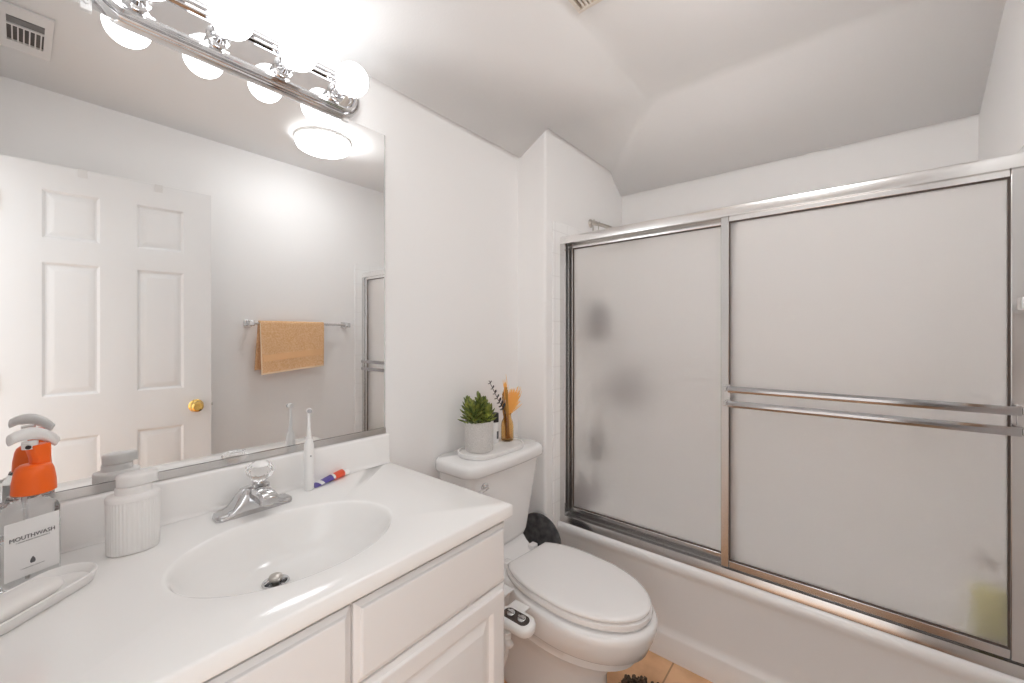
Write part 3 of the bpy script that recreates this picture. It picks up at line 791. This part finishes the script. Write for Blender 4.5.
# ribbed lotion dispenser
lo = Vector((.147, 1.126, ZT + .0003)); la = R(-8)
ld = root('lotion_dispenser', 'white ribbed oval lotion dispenser between mouthwash bottle and faucet', 'dispenser', lo, la)
bm = NB()
N = 220
def rib(a_, b_, z, amp):
    out = []
    for i in range(N):
        t = 2 * pi * i / N; k = 1 + amp * math.cos(44 * t)
        c_, s_ = math.cos(t), math.sin(t)
        out.append((a_ * k * math.copysign(abs(c_) ** .85, c_), b_ * k * math.copysign(abs(s_) ** .85, s_), z))
    return out
rings(bm, [rib(.036, .025, 0, 0), rib(.039, .028, .002, .0), rib(.0405, .0295, .005, .018), rib(.0415, .0305, .102, .018), rib(.041, .030, .104, .0), rib(.0425, .0315, .105, .0), rib(.0425, .0315, .112, .0), rib(.040, .029, .116, .0), rib(.030, .024, .118, .0)])
obj('bottle', bm, M['matte'], ld, local=True, angle=50)
bm = NB(); lathe(bm, [(.0285, .117), (.0285, .130), (.027, .1315), (.0255, .132)], (0, 0, 0), None, 40, sy=.82); obj('collar', bm, M['matte'], ld, local=True)
bm = NB()
def hd(k, z, n=36):
    out = []
    for i in range(n):
        t = 2 * pi * i / n; r = 1.0
        x = .0265 * k * math.cos(t); y = .0215 * k * math.sin(t)
        if math.cos(t) > .75: x += .011 * (math.cos(t) - .75) / .25
        out.append((x, y, z))
    return out
rings(bm, [hd(.98, .1335), hd(1.0, .135), hd(1.0, .147), hd(1.04, .150), hd(1.0, .1545), hd(.9, .156)])
obj('pump_head', bm, M['matte'], ld, local=True, angle=50)

# electric toothbrush
to = Vector((.520, 1.176, ZT + .0003))
eb_ = root('electric_toothbrush', 'white electric toothbrush standing upright right of the faucet', 'toothbrush', to)
bm = NB(); lathe(bm, [(.0115, 0), (.0130, .002), (.0135, .05), (.0140, .09), (.0125, .128), (.009, .142), (.006, .146)], (0, 0, 0), None, 28); obj('handle', bm, M['white'], eb_, local=True)
bm = NB(); lathe(bm, [(.0022, 0), (.0022, .001)], (-.001, -.0136, .098), axis((0, -1, 0)), 14); obj('button', bm, M['inkgrey'], eb_, local=True)
bm = NB(); lathe(bm, [(.0072, .144), (.0062, .158), (.0042, .180), (.0036, .208), (.0042, .216)], (0, 0, 0), None, 20)
lathe(bm, [(.007, -.006), (.0078, -.003), (.0078, .004), (.006, .006)], (0, -.002, .224), axis((-.3, -1, 0)), 22); obj('neck', bm, M['white'], eb_, local=True)
bm = NB(); lathe(bm, [(.0062, .004), (.0058, .012), (.004, .0125)], (0, -.002, .224), axis((-.3, -1, 0)), 18); obj('bristles', bm, M['bristle'], eb_, local=True)

# toothpaste tube
ta = R(10)
tt = root('toothpaste_tube', 'small violet and red toothpaste tube lying by the upright toothbrush', 'toothpaste', (.598, 1.199, ZT + .0003), ta)
def tsec(x, hw, hh): return [(x, hw * math.cos(a), .0005 + hh + hh * math.sin(a)) for a in [2 * pi * k / 20 for k in range(20)]]
bm = NB(); rings(bm, [tsec(-.064, .0165, .001), tsec(-.056, .0165, .0013), tsec(-.045, .0160, .003), tsec(-.02, .0150, .0062), tsec(.0, .0142, .0085)]); obj('crimped_body', bm, M['blue'], tt, local=True, angle=60, label='violet end of the tube')
bm = NB(); rings(bm, [tsec(.0, .0142, .0085), tsec(.02, .0135, .0102), tsec(.036, .0128, .0115), tsec(.041, .009, .009)]); obj('tube_body', bm, M['redor'], tt, local=True, angle=60, label='red orange end of the tube')
bm = NB(); rings(bm, [tsec(-.046, .0164, .0032), tsec(-.034, .0157, .0047)], False, False); obj('white_stripe', bm, M['white'], tt, local=True, angle=60)
bm = NB(); rings(bm, [[(x, y * .999, z + .0006) for x, y, z in tsec(-.004, .0146, .0086)], [(x, y, z + .0006) for x, y, z in tsec(.004, .0143, .0091)]], False, False); obj('white_stripe', bm, M['white'], tt, local=True, angle=60)
bm = NB(); lathe(bm, [(.0085, 0), (.0085, .018), (.007, .0195)], (.040, 0, .0098), axis((1, 0, 0)), 22); obj('cap', bm, M['white'], tt, local=True)

# ================================================================== toilet
tx = 1.258
tkx = 1.228
TR_A = R(-4.5)
def trot(x, y, z):
    dx, dy = x - tx, y - .96
    return (tx + dx * math.cos(TR_A) - dy * math.sin(TR_A), .96 + dx * math.sin(TR_A) + dy * math.cos(TR_A), z)
tl_ = root('toilet', 'white two-piece toilet with closed lid between vanity and tub', 'toilet', (tx, .85, 0))
def egg(yf, yb, hw, z, yc=None, sq=1.0, n=56):
    yc = yc if yc is not None else yf + .235
    out = []
    for i in range(n):
        t = 2 * pi * i / n; c_, s_ = math.cos(t), math.sin(t)
        if s_ < 0: x = hw * c_; y = yc + (yc - yf) * s_
        else:
            x = hw * math.copysign(abs(c_) ** sq, c_); y = yc + (yb - yc) * abs(s_) ** sq
        out.append(trot(tx + .007 + x * .955, y, z))
    return out
bm = NB()
rings(bm, [egg(.600, 1.10, .118, 0, .83, .6), egg(.600, 1.10, .118, .020, .83, .6), egg(.606, 1.10, .112, .032, .83, .6), egg(.622, 1.10, .100, .10, .83, .6), egg(.622, 1.09, .100, .165, .83, .6), egg(.590, 1.08, .118, .215, .82, .65),
           egg(.545, 1.07, .146, .250, .80, .7), egg(.536, 1.06, .150, .258, .79, .7), egg(.518, 1.05, .160, .262, .78, .7), egg(.508, 1.04, .164, .296, .77, .7), egg(.488, 1.03, .173, .300, .76, .7), egg(.480, 1.02, .176, .306, .75, .7),
           egg(.464, 1.0, .186, .345, .72, .72), egg(.455, .99, .191, .375, .70, .72), egg(.454, .985, .191, .392, .70, .72), egg(.460, .98, .187, .401, .70, .72), egg(.475, .97, .17, .403, .70, .72)])
obj('bowl', bm, M['porc'], tl_, angle=60)
bm = NB()
def dk(y, hw, z0, z1): return [(tkx + .012 + x, y, z) for x, z in rrect(-hw, hw, z0, z1, .018, 5)]
rings(bm, [dk(.90, .125, .27, .404), dk(.965, .118, .26, .410), dk(1.00, .115, .25, .424), dk(1.04, .118, .24, .446), dk(1.06, .122, .22, .464), dk(1.19, .125, .22, .4645)])
obj('deck', bm, M['porc'], tl_, angle=60)
bm = NB()
def lid(yf, yb, hw, bwd, z, n=40):
    yc = yf + .25; out = []
    for i in range(n + 1):
        t = pi + pi * i / n; out.append(trot(tx + .009 + hw * math.cos(t), yc + (yc - yf) * math.sin(t), z))
    for i in range(1, 13):
        k = i / 12; y = yc + (yb - yc) * k; out.append(trot(tx + .009 + hw - (hw - bwd) * k ** 3.2, y, z))
    L = len(out)
    for i in range(12, 0, -1):
        k = i / 12; y = yc + (yb - yc) * k; out.append(trot(tx + .009 - hw + (hw - bwd) * k ** 3.2, y, z))
    return out
rings(bm, [lid(0.476, 0.969, 0.161, 0.111, 0.4075), lid(0.470, 0.972, 0.167, 0.114, 0.4110), lid(0.468, 0.974, 0.169, 0.115, 0.4200), lid(0.470, 0.974, 0.167, 0.115, 0.4285), lid(0.478, 0.970, 0.160, 0.110, 0.4300)])
obj('seat', bm, M['seat'], tl_, angle=60)
bm = NB()
rings(bm, [lid(0.480, 0.965, 0.158, 0.106, 0.4315), lid(0.475, 0.968, 0.163, 0.110, 0.4335), lid(0.473, 0.970, 0.165, 0.111, 0.4400), lid(0.476, 0.969, 0.162, 0.109, 0.4455), lid(0.486, 0.962, 0.152, 0.102, 0.4490), lid(0.508, 0.946, 0.133, 0.088, 0.4510), lid(0.568, 0.904, 0.086, 0.061, 0.4525)])
obj('seat_lid', bm, M['seat'], tl_, angle=60)
for s in (-.082, .082):
    bm = NB(); box(bm, tx + s - .017, tx + s + .017, .982, 1.010, .418, .442); lathe(bm, [(.016, .405), (.016, .418)], (tx + s, .996, 0), None, 20); obj('hinge', bm, M['seat'], tl_, bevel=.005, seg=3)
bm = NB()
def tk(hw, y0, z, bow=.008, r=.03):
    return [(tkx + x, y - (bow * (1 - (x / hw) ** 2) if y < (y0 + 1.225) / 2 else 0), z) for x, y in subdiv(rrect(-hw, hw, y0, 1.226, r, 6))]
def subdiv(o):
    out = []
    for i, p in enumerate(o):
        q = o[(i + 1) % len(o)]; d = math.dist(p, q); k = max(1, int(d / .04))
        for j in range(k): out.append((p[0] + (q[0] - p[0]) * j / k, p[1] + (q[1] - p[1]) * j / k))
    return out
def tkr(spec):
    rs_ = []
    for hw, y0, z, bow, r in spec:
        base = rrect(-hw, hw, y0, 1.226, r, 6)
        # same count in every ring: split the long sides evenly
        o = []
        for i, p in enumerate(base):
            q = base[(i + 1) % len(base)]
            k = 8 if i % 7 == 6 else 1
            for j in range(k): o.append((p[0] + (q[0] - p[0]) * j / k, p[1] + (q[1] - p[1]) * j / k))
        ym_ = (y0 + 1.226) / 2
        rs_.append([(tkx + x, y - (bow * max(0, 1 - (x / hw) ** 2) * max(0, (ym_ - y) / (ym_ - y0))), z) for x, y in o])
    return rs_
rings(bm, tkr([(.138, 1.065, .460, .004, .03), (.150, 1.054, .466, .006, .035), (.158, 1.050, .485, .008, .035), (.190, 1.038, .65, .010, .035), (.213, 1.028, .786, .012, .035)]))
obj('tank', bm, M['porc'], tl_, angle=60)
bm = NB()
rings(bm, tkr([(.220, 1.026, .783, .014, .035), (.231, 1.016, .786, .016, .045), (.236, 1.011, .795, .018, .05), (.235, 1.012, .816, .018, .05), (.231, 1.016, .825, .017, .05), (.222, 1.025, .830, .014, .05)]))
obj('tank_lid', bm, M['porc'], tl_, angle=60)
fl = NB(); lathe(fl, [(.014, 0), (.016, .004), (.014, .012), (.008, .016)], (1.083, 1.031, .742), axis((0, -1, 0)), 24)
tube(fl, smoothpath([(1.083, 1.012, .742), (1.060, 1.008, .740), (1.022, 1.008, .734)]), [.0075] * 6 + [.0062] * 7, 12)
obj('flush_lever', fl, M['chrome'], tl_)
for s in (-1, 1):
    bm = NB(); lathe(bm, [(.015, 0), (.015, .008), (.010, .016), (.003, .018)], (tx + s * .108, .83, .019), None, 18); obj('bolt_cap', bm, M['porc'], tl_)

# bidet attachment under the seat, control box left of the bowl
bd = root('bidet_attachment', 'white bidet attachment with dark control panel on toilet\'s left side', 'bidet', (.955, .77, .36))
bx_m = Matrix.Translation((.985, .796, .408)) @ Matrix.Rotation(R(0), 4, 'Z') @ Matrix.Rotation(R(-8), 4, 'Y')
bm = NB()
def bo(hl, hh, z): return [(y, x, z) for x, y in stadium(0, 0, hl, hh, 12)]
def sh_(o, z=0): return [bx_m @ Vector((x, y, zz)) for x, y, zz in o]
rings(bm, [sh_(bo(.052, .022, -.026)), sh_(bo(.062, .031, -.018)), sh_(bo(.066, .035, -.002)), sh_(bo(.064, .033, .008)), sh_(bo(.057, .026, .012))])
obj('control_box', bm, M['white'], bd, angle=60)
bm = NB(); rings(bm, [sh_(bo(.048, .0195, .0115)), sh_(bo(.048, .0195, .0135)), sh_(bo(.0465, .018, .0142))]); obj('control_panel', bm, M['panelblack'], bd, label='dark glossy control panel')
for yy in (-.022, .020):
    bm = NB()
    lathe(bm, [(.0135, .0138), (.013, .018), (.011, .0195), (.005, .020)], (0, yy, 0), None, 26); box(bm, -.003, .003, yy - .0115, yy + .0115, .018, .024); bm.transform(bx_m)
    obj('knob', bm, M['chrome2'], bd, bevel=.001)
bm = NB(); box(bm, 1.00, 1.06, .80, .86, .404, .4035 + .006); box(bm, 1.02, 1.10, .90, .955, .4035, .4095); obj('mounting_plate', bm, M['white'], bd, bevel=.002)
bm = NB(); lathe(bm, [(.013, 0), (.013, .018), (.010, .020), (.010, .032), (.006, .034)], (.962, .815, .378), axis((0, 0, -1)), 20)
lathe(bm, [(.009, 0), (.011, .004), (.011, .020), (.008, .024)], (.962, .815, .352), axis((-.3, -1, -.4)), 18); obj('hose_nut', bm, M['white'], bd)
bm = NB(); tube(bm, smoothpath([(.962, .815, .350), (.968, .83, .28), (.99, .90, .15), (1.00, 1.0, .10), (1.02, 1.14, .16), (1.03, 1.20, .20)]), .0065, 12); obj('supply_hose', bm, M['white'], bd)
# supply stop valve
sv = root('shutoff_valve', 'chrome water shutoff valve low on the wall behind the toilet', 'valve', (1.03, W, .20))
bm = NB(); lathe(bm, [(.026, 0), (.024, .004), (.010, .006), (.008, .04), (.011, .042), (.011, .06), (.007, .062)], (1.03, W - .0135, .20), axis((0, -1, 0)), 22); obj('body', bm, M['chrome'], sv)
bm = NB(); lathe(bm, [(.016, 0), (.018, .004), (.016, .010), (.006, .012)], (1.03, W - .077, .20), axis((0, -1, 0)), 22, sy=.6); obj('handle', bm, M['chrome'], sv)

# ------------------------------------------------------------------ on the tank lid
LZ0 = .8303
ty = root('vanity_tray', 'white oval tray on the toilet tank lid under the plant', 'tray', (1.218, 1.113, LZ0))
bm = NB()
def ts(hl, hh, z): return [(1.218 + x, 1.113 + y, LZ0 + z) for x, y in stadium(0, 0, hl, hh, 18)]
rings(bm, [ts(.150, .078, 0), ts(.156, .084, .002), ts(.158, .086, .014), ts(.1565, .0845, .0175), ts(.152, .080, .0175), ts(.149, .077, .009), ts(.146, .074, .008)])
obj('tray_dish', bm, M['matte'], ty, angle=50)
ty.children[0].name = 'dish'
TZ0 = LZ0 + .0082
pp = Vector((1.168, 1.136, TZ0))
pl = root('potted_succulent', 'green succulent in a grey concrete pot on the tank tray', 'plant', pp)
bm = NB(); lathe(bm, [(.050, 0), (.054, .002), (.056, .008), (.0575, .116), (.0565, .118), (.053, .118), (.0515, .115), (.051, .102)], pp, None, 48); obj('pot', bm, M['concrete'], pl)
bm = NB(); lathe(bm, [(.0508, .098), (.0508, .105), (.03, .109), (.002, .111)], pp, None, 32); obj('soil', bm, M['soil'], pl)
def leaf(bm, base, d, L, w, th, curl=.25):
    d = Vector(d).normalized(); up = Vector((0, 0, 1))
    s = d.cross(up); s = s.normalized() if s.length > .05 else Vector((1, 0, 0))
    n_ = s.cross(d).normalized(); rs = []
    for t, k in ((0, .45), (.2, .7), (.45, .95), (.65, 1.0), (.82, .75), (.94, .35), (1, .05)):
        c_ = Vector(base) + d * (L * t) + n_ * (curl * L * t * t)
        rs.append([c_ + s * (w * k * math.cos(a)) + n_ * (th * k * math.sin(a)) for a in [2 * pi * q / 8 for q in range(8)]])
    rings(bm, rs)
bm = NB()
random.seed(11)
cen = pp + Vector((-.004, .0, .104))
for ox, oy, hh, ti in ((.002, 0, .098, 0), (-.030, -.014, .078, -.45), (-.022, .024, .084, -.3), (.028, .016, .072, .5), (.016, -.026, .050, .4)):
    top = cen + Vector((ox + ti * .04, oy, hh)); bot = cen + Vector((ox, oy, 0))
    tube(bm, [bot, top], [.006, .0035], 8)
    nl = 7
    for lev in range(nl):
        t = (lev + .5) / nl; n_ = 6 if lev < nl - 1 else 5
        for k in range(n_):
            a = 2 * pi * (k + .5 * (lev % 2) + random.uniform(-.18, .18)) / n_
            e = R(14 + 56 * t ** 1.2 + random.uniform(-9, 9))
            leaf(bm, bot + (top - bot) * t, (math.cos(a) * math.cos(e) + ti * .3, math.sin(a) * math.cos(e), math.sin(e)), (.050 - .014 * t) * random.uniform(.85, 1.15), .0066, .0036, .12)
obj('foliage', bm, M['leaf'], pl, angle=60)
bm = NB()
c2 = pp + Vector((.022, -.032, .114))
for lev in range(4):
    for k in range(8):
        a = 2 * pi * (k + .5 * (lev % 2)) / 8; e = R(12 + lev * 20)
        leaf(bm, c2 + Vector((0, 0, .003 + lev * .005)), (math.cos(a) * math.cos(e), math.sin(a) * math.cos(e), math.sin(e)), .030 - lev * .003, .0062, .003)
obj('young_rosette', bm, M['leaf2'], pl, angle=60, label='yellow green young rosette')

jp = Vector((1.293, 1.168, TZ0))
jr = root('small_jar', 'small white jar with black lid between succulent pot and amber vase', 'jar', jp)
bm = NB(); lathe(bm, [(.019, 0), (.020, .002), (.020, .082), (.017, .086), (.016, .090)], jp, None, 28); obj('jar_body', bm, M['label'], jr)
bm = NB(); lathe(bm, [(.0190, .088), (.0195, .089), (.0195, .124), (.0185, .1255)], jp, None, 28); obj('lid', bm, M['black'], jr)
bm = NB(); box(bm, 1.288, 1.298, 1.1470, 1.1485, TZ0 + .018, TZ0 + .050); obj('mark', bm, M['ink'], jr)

vp = Vector((1.352, 1.144, TZ0))
vz = root('bud_vase', 'small amber glass bud vase on the tank tray', 'vase', vp)
bm = NB(); lathe(bm, [(.020, 0), (.0235, .003), (.0245, .012), (.0245, .068), (.022, .082), (.0160, .098), (.0145, .110), (.0160, .118), (.0145, .119), (.0130, .112), (.0145, .098), (.0205, .081), (.0230, .068), (.0230, .008), (.018, .005)], vp, None, 36, sx=1.12, sy=1.12); obj('vase_glass', bm, M['amber'], vz)
vz.children[0].name = 'glass'
def stalk(a, b, r=.0012): return smoothpath([a, (Vector(a) + Vector(b)) / 2 + Vector((.002, .002, .004)), b], 6)
dg = root('dried_grass', 'orange dried grass plume with brown stalks in the amber vase', 'dried flowers', vp + Vector((0, 0, .008)))
bm = NB()
random.seed(5)
for k in range(22):
    a = vp + Vector((random.uniform(-.010, .010), random.uniform(-.010, .010), .01)); b = vp + Vector((-.016 + random.uniform(-.009, .010), random.uniform(-.012, .012), .205 + random.uniform(-.04, .035)))
    pts = stalk(a, b); tube(bm, pts, [.0013] * (len(pts) // 2) + [.0021] * (len(pts) - len(pts) // 2), 6)
obj('stalks', bm, M['stem'], dg)
for (k0, cnt, sp_, tip) in (('straight_plume', 120, .007, Vector((-.016, .0, .245))), ('fanned_plume', 420, .030, Vector((.044, -.008, .205)))):
    bm = NB()
    for k in range(cnt):
        b0 = vp + Vector((random.uniform(-.006, .006), random.uniform(-.006, .006), .10 if k0[0] == 'f' else .15))
        t = random.uniform(.25, 1)
        e = vp + tip + Vector((random.gauss(0, sp_ * .55), random.gauss(0, sp_ * .45), random.gauss(0, .018)))
        q0 = b0 + (e - b0) * t * .55; q1 = b0 + (e - b0) * min(1, t * .55 + .5)
        tube(bm, [q0, (q0 + q1) / 2 + Vector((random.gauss(0, .002), random.gauss(0, .002), .002)), q1], [.0009, .0016, .0006], 4)
    obj('plume', bm, M['pampas'], dg)
eu = root('eucalyptus_sprig', 'dark dried eucalyptus sprig leaning left out of the amber vase', 'sprig', vp + Vector((-.004, 0, .09)))
bm = NB(); sp0 = vp + Vector((-.006, .0, .02)); sp1 = vp + Vector((-.016, -.002, .12)); sp2 = vp + Vector((-.066, -.006, .185)); sp3 = vp + Vector((-.128, -.010, .272))
epath = smoothpath([sp0, sp1, sp2, sp3], 8)
tube(bm, epath, .0012, 6); obj('stem', bm, M['sprig'], eu)
bm = NB()
for i in range(11, len(epath), 2):
    p = epath[i]; d = (epath[min(i + 1, len(epath) - 1)] - epath[i - 1]).normalized()
    sc = 1.25 - .7 * (i - 11) / (len(epath) - 11)
    for s in (-1, 1):
        side = Vector((d.z, 0, -d.x)) * s + d * .35 + Vector((0, random.uniform(-.3, .3), 0))
        leaf(bm, p, side, .019 * sc, .0055 * sc, .0012, .1)
obj('leaves', bm, M['sprig'], eu)

# ------------------------------------------------------------------ dark stone mat leaning behind the toilet
bm = NB()
o2 = []
hw_, hh_, rr_ = .118, .475, .116
for x, y in rrect(-hw_, hw_, 0, hh_, rr_, 10): o2.append((x, y))
o2 = [(x, max(0, y)) for x, y in o2]
MMX = Matrix.Translation((XC - .040, 1.090, .002)) @ Matrix.Rotation(R(2.2), 4, 'Y')
rings(bm, [[MMX @ Vector((d, x * k, .0 + y * k2)) for x, y in o2] for d, k, k2 in ((-.012, .98, .995), (-.010, 1, 1), (-.002, 1, 1), (0, .98, .995))])
tag(obj('bath_mat', bm, M['stone'], origin=(XC - .04, 1.090, .002)), 'dark grey speckled stone bath mat leaning on end behind the toilet', 'bath mat')

# ------------------------------------------------------------------ chenille contour rug
rg = root('contour_rug', 'dark brown shaggy chenille rug on the floor around the toilet foot', 'rug', (1.17, .15, 0))
RX0, RX1, RY0, RY1 = .875, 1.475, -.33, .645
NX0, NX1, NYc = 1.065, 1.375, .545
def inrug(x, y, mg=0):
    if not (RX0 + mg < x < RX1 - mg and RY0 + mg < y < RY1 - mg): return False
    rc = .06
    for cx_, cy_, sx, sy in ((RX0 + rc, RY0 + rc, -1, -1), (RX1 - rc, RY0 + rc, 1, -1), (RX0 + rc, RY1 - rc, -1, 1), (RX1 - rc, RY1 - rc, 1, 1)):
        if (x - cx_) * sx > 0 and (y - cy_) * sy > 0 and math.hypot(x - cx_, y - cy_) > rc - mg: return False
    if NX0 - mg < x < NX1 + mg and y > NYc - mg: return False
    return True
bm = NB()
o3 = [(RX0 + .06, RY0), (RX1 - .06, RY0), (RX1 - .018, RY0 + .018), (RX1, RY0 + .06), (RX1, RY1 - .04), (RX1 - .02, RY1 - .012), (RX1 - .05, RY1), (NX1 + .012, RY1 - .004), (NX1, RY1 - .03), (NX1, NYc + .03), (NX1 - .03, NYc), (NX0 + .03, NYc), (NX0, NYc + .03), (NX0, RY1 - .03), (NX0 - .02, RY1), (RX0 + .05, RY1), (RX0 + .012, RY1 - .02), (RX0, RY1 - .05), (RX0, RY0 + .06), (RX0 + .018, RY0 + .018)]
rings(bm, [[(x, y, z) for x, y in o3] for z in (.001, .008)]); obj('backing', bm, M['rug'], rg)
bm = NB(); random.seed(3)
y = RY0
while y < RY1:
    x = RX0
    while x < RX1:
        px_, py_ = x + random.uniform(-.004, .004), y + random.uniform(-.004, .004)
        if inrug(px_, py_, .004):
            h = random.uniform(.026, .038); lx, ly = random.uniform(-.008, .008), random.uniform(-.008, .008)
            tube(bm, [(px_, py_, .006), (px_ + lx * .4, py_ + ly * .4, h * .55), (px_ + lx * .8, py_ + ly * .8, h * .9), (px_ + lx, py_ + ly, h)], [.0045, .0062, .0058, .0022], 7)
        x += .0115
    y += .0115
t_ = obj('chenille_pile', bm, M['rug'], rg); t_['kind'] = 'stuff'
